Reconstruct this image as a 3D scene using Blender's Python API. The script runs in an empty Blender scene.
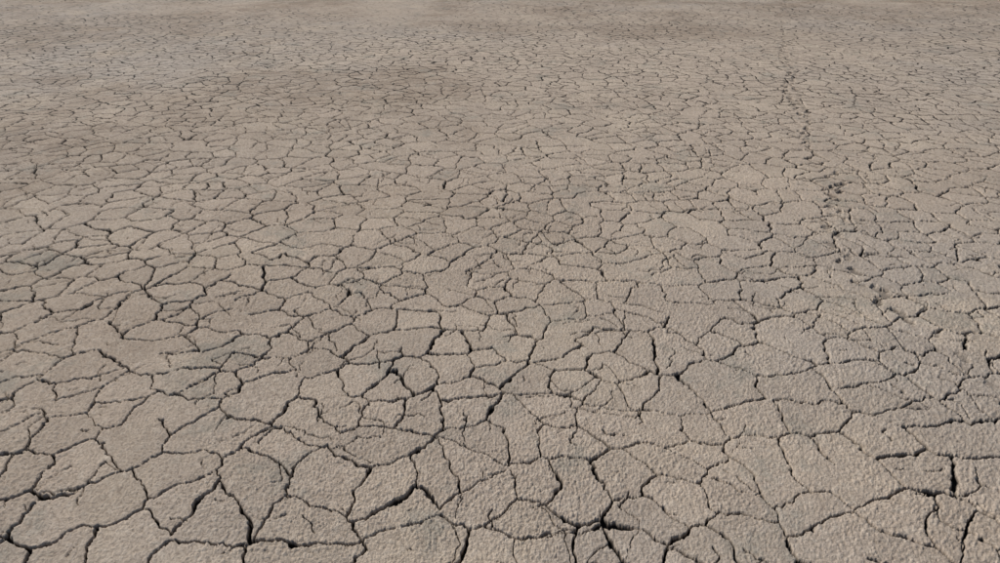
import bpy, math, numpy as np
from mathutils import Vector
sc=bpy.context.scene
rng=np.random.default_rng(7)
F=np.float32
# ---------------- numpy noise -----------------
def hsh(a,b,seed):
    n=a.astype(np.uint32)*np.uint32(374761393)+b.astype(np.uint32)*np.uint32(668265263)+np.uint32((seed*974634777+12345)&0xffffffff)
    n=(n^(n>>np.uint32(13)))*np.uint32(1274126177)
    n=(n^(n>>np.uint32(15)))*np.uint32(2246822519)
    n=n^(n>>np.uint32(16))
    return (n&np.uint32(0xffffff)).astype(F)*F(1/16777215.)
def vnoise(x,y,seed=0):
    x0=np.floor(x); y0=np.floor(y)
    fx=(x-x0).astype(F); fy=(y-y0).astype(F); xi=x0.astype(np.int32); yi=y0.astype(np.int32)
    fx=fx*fx*(3-2*fx); fy=fy*fy*(3-2*fy)
    a=hsh(xi,yi,seed);b=hsh(xi+1,yi,seed);c=hsh(xi,yi+1,seed);d=hsh(xi+1,yi+1,seed)
    return (a*(1-fx)+b*fx)*(1-fy)+(c*(1-fx)+d*fx)*fy
def fbm(x,y,o=4,seed=0,g=.5):
    a=1.;s=0;t=0
    ca,sa=F(.8),F(.6)
    for i in range(o):
        s=s+F(a)*vnoise(x,y,seed*17+i); t+=a; a*=g
        x,y=(ca*x-sa*y)*F(2.03)+F(7.3),(sa*x+ca*y)*F(2.03)+F(3.1)
    return s/F(t)
def sstep(v,a,b):
    t=np.clip((v-a)/(b-a),0,1); return t*t*(3-2*t)

# ---------------- ground sheet ----------------------
H=3.0
fine=math.radians(53)
NT=1900
th=np.linspace(-fine,fine,NT)
coarse=np.linspace(fine,2*math.pi-fine,80)[1:-1]
th=np.concatenate([th,coarse])
r=[0.25]
while r[-1]<4000:
    v=r[-1]
    if v<1.7: k=0.03
    elif v<7: k=0.0025
    elif v<50: k=0.0025+0.0030*(v-7)/43
    else: k=0.06
    r.append(v*(1+k))
r=np.array(r)
R,T=np.meshgrid(r,th,indexing='ij')
X=R*np.sin(T); Y=R*np.cos(T)
Z=((fbm(X*0.35,Y*0.35,3,3)-0.5)*0.09+(fbm(X*1.6,Y*1.6,3,9)-0.5)*0.02)*np.clip(60/np.maximum(R,60),0,1)

i0=int(np.searchsorted(r,1.68)); i1=int(np.searchsorted(r,60.))
sub=(slice(i0,i1),slice(0,NT))
x=X[sub].astype(F); y=Y[sub].astype(F); rr=R[sub].astype(F)
tx=(x/rr); ty=(y/rr)
dr=(np.gradient(r)[i0:i1,None]*np.ones((1,NT))).astype(F); dt=(rr*F(th[1]-th[0]))

def warp(x,y,s,a,o,seed):
    return x+F(a)*(fbm(x*s,y*s,o,seed)-F(.5)), y+F(a)*(fbm(x*s,y*s,o,seed+50)-F(.5))
wx,wy=warp(x,y,1.1,.20,2,1)
wx,wy=warp(wx,wy,6.5,.105,3,2)
wx,wy=warp(wx,wy,24.,.032,3,3)
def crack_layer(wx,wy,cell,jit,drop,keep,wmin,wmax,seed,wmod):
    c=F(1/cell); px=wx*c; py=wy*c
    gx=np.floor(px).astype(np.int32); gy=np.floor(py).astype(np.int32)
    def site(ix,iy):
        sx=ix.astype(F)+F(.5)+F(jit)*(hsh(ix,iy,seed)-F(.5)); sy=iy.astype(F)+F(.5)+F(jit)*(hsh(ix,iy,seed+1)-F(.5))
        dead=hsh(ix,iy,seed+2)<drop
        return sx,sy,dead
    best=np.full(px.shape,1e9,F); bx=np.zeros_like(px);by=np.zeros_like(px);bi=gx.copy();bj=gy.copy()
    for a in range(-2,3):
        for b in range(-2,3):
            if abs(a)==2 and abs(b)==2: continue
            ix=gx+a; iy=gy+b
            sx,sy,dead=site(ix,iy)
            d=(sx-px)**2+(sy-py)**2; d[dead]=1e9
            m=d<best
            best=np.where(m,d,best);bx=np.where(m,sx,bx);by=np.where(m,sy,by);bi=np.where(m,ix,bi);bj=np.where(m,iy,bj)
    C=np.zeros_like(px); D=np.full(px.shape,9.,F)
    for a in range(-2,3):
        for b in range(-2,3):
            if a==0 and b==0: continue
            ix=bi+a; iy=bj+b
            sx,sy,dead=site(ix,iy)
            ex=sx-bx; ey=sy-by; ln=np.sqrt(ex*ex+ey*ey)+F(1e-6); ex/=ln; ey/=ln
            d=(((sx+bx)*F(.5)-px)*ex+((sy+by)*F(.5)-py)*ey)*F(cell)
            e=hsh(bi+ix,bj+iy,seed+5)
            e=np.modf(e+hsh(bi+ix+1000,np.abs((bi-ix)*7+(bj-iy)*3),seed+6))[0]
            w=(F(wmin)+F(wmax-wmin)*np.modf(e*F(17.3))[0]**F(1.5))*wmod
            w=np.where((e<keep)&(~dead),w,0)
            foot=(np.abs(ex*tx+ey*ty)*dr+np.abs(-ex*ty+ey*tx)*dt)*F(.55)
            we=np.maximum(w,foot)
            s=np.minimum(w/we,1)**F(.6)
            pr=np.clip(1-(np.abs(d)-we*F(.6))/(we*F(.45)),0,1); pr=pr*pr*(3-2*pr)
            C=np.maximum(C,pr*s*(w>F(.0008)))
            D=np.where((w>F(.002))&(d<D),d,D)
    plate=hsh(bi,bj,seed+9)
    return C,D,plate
n1=fbm(x*1.9,y*1.9,3,11); n2=fbm(x*2.4,y*2.4,4,12); n3=fbm(x*.35,y*.35,3,13)
silt=sstep(y+(n3-F(.5))*F(22),16.,32.)
wm1=(F(.70)+F(.62)*sstep(n1,.3,.7))*(1-F(.76)*silt)*(1+F(.4)*sstep(y,7.,20.))
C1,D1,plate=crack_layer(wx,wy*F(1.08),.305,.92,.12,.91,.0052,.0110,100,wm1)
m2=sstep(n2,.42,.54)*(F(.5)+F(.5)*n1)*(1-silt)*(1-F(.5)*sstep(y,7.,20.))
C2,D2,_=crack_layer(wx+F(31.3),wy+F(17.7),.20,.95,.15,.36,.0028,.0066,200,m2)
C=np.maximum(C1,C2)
edge=(1-sstep(D1,0.,.035))

# foot prints
trail=np.array([(13.3,33),(8.8,22.4),(7.04,17.2),(4.93,10.87),(4.04,7.72),(3.60,6.42),(3.36,5.24),(3.38,4.51),(3.42,3.95),(3.52,3.6),(3.7,2.8)])
seg=np.diff(trail,axis=0); L=np.hypot(*seg.T); cum=np.concatenate([[0],np.cumsum(L)])
dist=np.zeros_like(x); zp=np.zeros_like(x)
s=0.0; side=1; angs=th[:NT]; rs=r[i0:i1]
while s<cum[-1]:
    i=min(np.searchsorted(cum,s,side='right')-1,len(seg)-1)
    t=(s-cum[i])/L[i]; d=seg[i]/L[i]; n=np.array([-d[1],d[0]]); p=trail[i]+seg[i]*t+n*(.055*side+rng.normal(0,.035)+.08*math.sin(s*1.7))
    a=math.atan2(d[1],d[0])+rng.normal(0,.5); k=rng.uniform(.65,1.2); hard=rng.uniform(.45,1.)
    if p[1]>11: k*=1.1
    if p[1]>19: hard*=.6
    if p[1]<4.6: hard*=.6; k*=.85
    s+=rng.uniform(.12,.25); side=-side
    ra=math.hypot(*p); aa=math.atan2(p[0],p[1])
    a0,a1=np.searchsorted(rs,[ra-.3,ra+.3]); b0,b1=np.searchsorted(angs,[aa-.3/ra,aa+.3/ra])
    if a1<=a0 or b1<=b0: continue
    sl=(slice(a0,a1),slice(b0,b1))
    dx=x[sl]-F(p[0]); dy=y[sl]-F(p[1])
    u=dx*math.cos(a)+dy*math.sin(a); v=-dx*math.sin(a)+dy*math.cos(a)
    q=np.sqrt((u/(.085*k))**2+(v/(.04*k))**2)+ (fbm(x[sl]*18,y[sl]*18,3,21)-.5)*2.4
    dep=sstep(-q,-1.15,-.7)
    zp[sl]=np.minimum(zp[sl],-.030*dep*hard)+.006*np.exp(-((q-1.4)/.25)**2)
    dist[sl]=np.maximum(dist[sl],dep*hard)
# popcorn crust : rounded crumbs
det=np.clip(1.7-dr/F(.024),0,1)
def crumbs(x,y,cell,seed):
    c=F(1/cell); px=x*c;py=y*c; gx=np.floor(px).astype(np.int32);gy=np.floor(py).astype(np.int32)
    h=np.zeros_like(px)
    for a in (-1,0,1):
        for b in (-1,0,1):
            ix=gx+a;iy=gy+b
            d=(ix+F(.5)+F(.85)*(hsh(ix,iy,seed)-F(.5))-px)**2+(iy+F(.5)+F(.85)*(hsh(ix,iy,seed+1)-F(.5))-py)**2
            R2=F(.26)+F(.42)*hsh(ix,iy,seed+2)
            h=np.maximum(h,np.clip(1-d/R2,0,1)*(F(.35)+F(.65)*hsh(ix,iy,seed+3)))
    return h
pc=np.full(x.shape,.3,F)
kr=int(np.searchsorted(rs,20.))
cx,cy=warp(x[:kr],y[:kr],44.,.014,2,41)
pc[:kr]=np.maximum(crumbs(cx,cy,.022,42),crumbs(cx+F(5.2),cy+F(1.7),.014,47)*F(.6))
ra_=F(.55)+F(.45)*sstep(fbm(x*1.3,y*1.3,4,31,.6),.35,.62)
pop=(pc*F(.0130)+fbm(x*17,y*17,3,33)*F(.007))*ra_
depth=F(.046)*np.clip(1.15-dr/F(.045),.12,1)
Z[sub]+= pop*det - edge*F(.002)*(F(.3)+F(.7)*det) - np.maximum(C1,C2*F(.7))*depth + zp
# darker, browner stretches of the flat (soil colour)
wr=(fbm(x*.5,y*.5,5,61,.62)-F(.5))
brown=np.zeros_like(x)
for (cx0,cy0,rx,ry,st) in [(-3.6,12.8,3.2,2.2,.65),(-8,9.5,3.2,2.0,.55),(-12,20,7,5,.6),(2.6,21,5.5,2.0,.65),(-2,34,28,8,.9),(14,24,6,3,.5),(-3.6,4.9,1.4,.9,.35),(-1.0,7.2,1.6,.8,.3)]:
    q=np.sqrt(((x-F(cx0))/F(rx))**2+((y-F(cy0))/F(ry))**2)+wr*F(3.8)
    brown=np.maximum(brown,F(st)*sstep(-q,-1.45,-.1))
brown*=F(.4)+F(.6)*sstep(fbm(x*2.2,y*2.2,5,66,.72),.38,.6)

nr,nt=X.shape
co=np.stack([X,Y,Z],-1).reshape(-1,3); co=np.concatenate([co,[[0,0,0]]])
idx=np.arange(nr*nt).reshape(nr,nt)
a=idx[:-1,:];b=idx[1:,:]; c=np.roll(b,-1,axis=1);d=np.roll(a,-1,axis=1)
quads=np.ascontiguousarray(np.stack([a,b,c,d],-1).reshape(-1,4))
tris=np.stack([np.full(nt,nr*nt),idx[0],np.roll(idx[0],-1)],-1)
def up(f):
    p0,p1,p2=co[f[0]],co[f[1]],co[f[2]]; return np.cross(p1-p0,p2-p0)[2]>0
if not up(quads[len(quads)//2]): quads=np.ascontiguousarray(quads[:,::-1])
if not up(tris[5]): tris=np.ascontiguousarray(tris[:,::-1])
me=bpy.data.meshes.new("ground")
me.vertices.add(len(co)); me.vertices.foreach_set("co",co.astype(F).ravel())
me.loops.add(quads.size+tris.size); me.loops.foreach_set("vertex_index",np.concatenate([quads.ravel(),tris.ravel()]).astype(np.int32))
npoly=len(quads)+len(tris); me.polygons.add(npoly)
me.polygons.foreach_set("loop_start",np.concatenate([np.arange(len(quads))*4,quads.size+np.arange(len(tris))*3]).astype(np.int32))
me.update(calc_edges=True)
me.polygons.foreach_set("use_smooth",np.ones(npoly,dtype=bool))
def put(nm,arr,dflt=0.):
    full=np.full(X.shape,dflt,F); full[sub]=arr
    at=me.attributes.new(nm,'FLOAT','POINT'); at.data.foreach_set("value",np.concatenate([full.ravel(),[dflt]]).astype(F))
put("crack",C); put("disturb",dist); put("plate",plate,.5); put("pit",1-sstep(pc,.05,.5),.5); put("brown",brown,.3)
ground=bpy.data.objects.new("cracked_dry_mud_ground",me); sc.collection.objects.link(ground)

# ---------------- material --------------------------
mat=bpy.data.materials.new("cracked_mud"); mat.use_nodes=True
nt_=mat.node_tree; N=nt_.nodes; Lk=nt_.links; N.clear()
def setin(n,i,v):
    if v is None: return
    if isinstance(v,bpy.types.NodeSocket): Lk.new(v,n.inputs[i])
    else: n.inputs[i].default_value=v
def M(op,a=None,b=None,c=None):
    n=N.new('ShaderNodeMath'); n.operation=op
    setin(n,0,a);setin(n,1,b);setin(n,2,c); return n.outputs[0]
def MR(v,a,b,c=0.,d=1.):
    n=N.new('ShaderNodeMapRange'); setin(n,0,v);setin(n,1,a);setin(n,2,b);setin(n,3,c);setin(n,4,d); return n.outputs[0]
tc=N.new('ShaderNodeTexCoord'); P=tc.outputs['Object']
def noise(scale,detail=3,rough=.5,off=0.,sx=1.):
    mp=N.new('ShaderNodeMapping'); Lk.new(P,mp.inputs[0]); mp.inputs['Location'].default_value=(off,off*.7,0); mp.inputs['Scale'].default_value=(sx,1,1)
    n=N.new('ShaderNodeTexNoise'); n.noise_dimensions='2D'; Lk.new(mp.outputs[0],n.inputs['Vector'])
    n.inputs['Scale'].default_value=scale;n.inputs['Detail'].default_value=detail;n.inputs['Roughness'].default_value=rough
    return n.outputs['Fac']
def mix(f,a,b,mode='MIX'):
    n=N.new('ShaderNodeMix'); n.data_type='RGBA'; n.blend_type=mode
    setin(n,0,f);setin(n,6,a);setin(n,7,b); return n.outputs[2]
def attr(nm):
    n=N.new('ShaderNodeAttribute'); n.attribute_name=nm; return n.outputs['Fac']
grain=noise(85,3,.78)
base=mix(MR(noise(.13,4,.6,3,.5),.38,.62),(.495,.402,.318,1),(.45,.39,.332,1))
base=mix(MR(noise(.8,4,.65,5),.45,.75),base,(.565,.465,.36,1))
base=mix(attr("brown"),base,(.275,.205,.148,1))
base=mix(MR(grain,.36,.60,.5,0.),base,(.26,.21,.165,1))
base=mix(MR(noise(16,3,.7,9),.5,.75,0.,.4),base,(.64,.56,.465,1))
base=mix(MR(noise(9,4,.75,13),.56,.72,0.,.42),base,(.31,.243,.185,1))
st=MR(noise(1.3,5,.75,31),.57,.68,0,.42)
base=mix(st,base,(.25,.245,.208,1))
tone=MR(attr("plate"),0,1,.93,1.05)
cb=N.new('ShaderNodeCombineColor'); [Lk.new(tone,cb.inputs[i]) for i in range(3)]
base=mix(1.,base,cb.outputs[0],'MULTIPLY')
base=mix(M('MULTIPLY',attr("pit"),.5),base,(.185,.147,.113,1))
base=mix(M('MULTIPLY',attr("disturb"),.72),base,(.06,.05,.04,1))
base=mix(MR(attr("crack"),.08,.70,0.,.98),base,(.018,.015,.013,1))  # dark crack soil, with the shade inside the gaps painted into its colour
bp=N.new('ShaderNodeBump'); bp.inputs['Strength'].default_value=1.; bp.inputs['Distance'].default_value=.009; Lk.new(grain,bp.inputs['Height'])
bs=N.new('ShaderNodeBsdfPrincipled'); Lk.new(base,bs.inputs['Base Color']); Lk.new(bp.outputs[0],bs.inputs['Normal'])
bs.inputs['Roughness'].default_value=.95; bs.inputs['Specular IOR Level'].default_value=.1
out=N.new('ShaderNodeOutputMaterial'); Lk.new(bs.outputs[0],out.inputs[0])
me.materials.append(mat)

# ---------------- light, sky, camera ----------------
el,az=math.radians(41),math.radians(-50)
S=Vector((math.sin(az)*math.cos(el),math.cos(az)*math.cos(el),math.sin(el)))
sun=bpy.data.lights.new("sun",'SUN'); sun.energy=4.1; sun.angle=math.radians(.6); sun.color=(1,.955,.885)
so=bpy.data.objects.new("sun",sun); so.rotation_euler=S.to_track_quat('Z','Y').to_euler(); sc.collection.objects.link(so)
w=bpy.data.worlds.new("World"); sc.world=w; w.use_nodes=True
bg=w.node_tree.nodes['Background']; sky=w.node_tree.nodes.new('ShaderNodeTexSky'); sky.sky_type='NISHITA'
sky.sun_disc=False; sky.sun_elevation=el; sky.sun_rotation=az
w.node_tree.links.new(sky.outputs[0],bg.inputs[0]); bg.inputs[1].default_value=.08
cam=bpy.data.cameras.new("camera"); cam.lens=24; cam.sensor_width=36; cam.clip_end=10000
co_=bpy.data.objects.new("camera",cam); co_.location=(0,0,H); co_.rotation_euler=(math.radians(90-29),0,0)
sc.collection.objects.link(co_); sc.camera=co_
sc.view_settings.view_transform='Standard'; sc.view_settings.look='None'; sc.view_settings.exposure=0
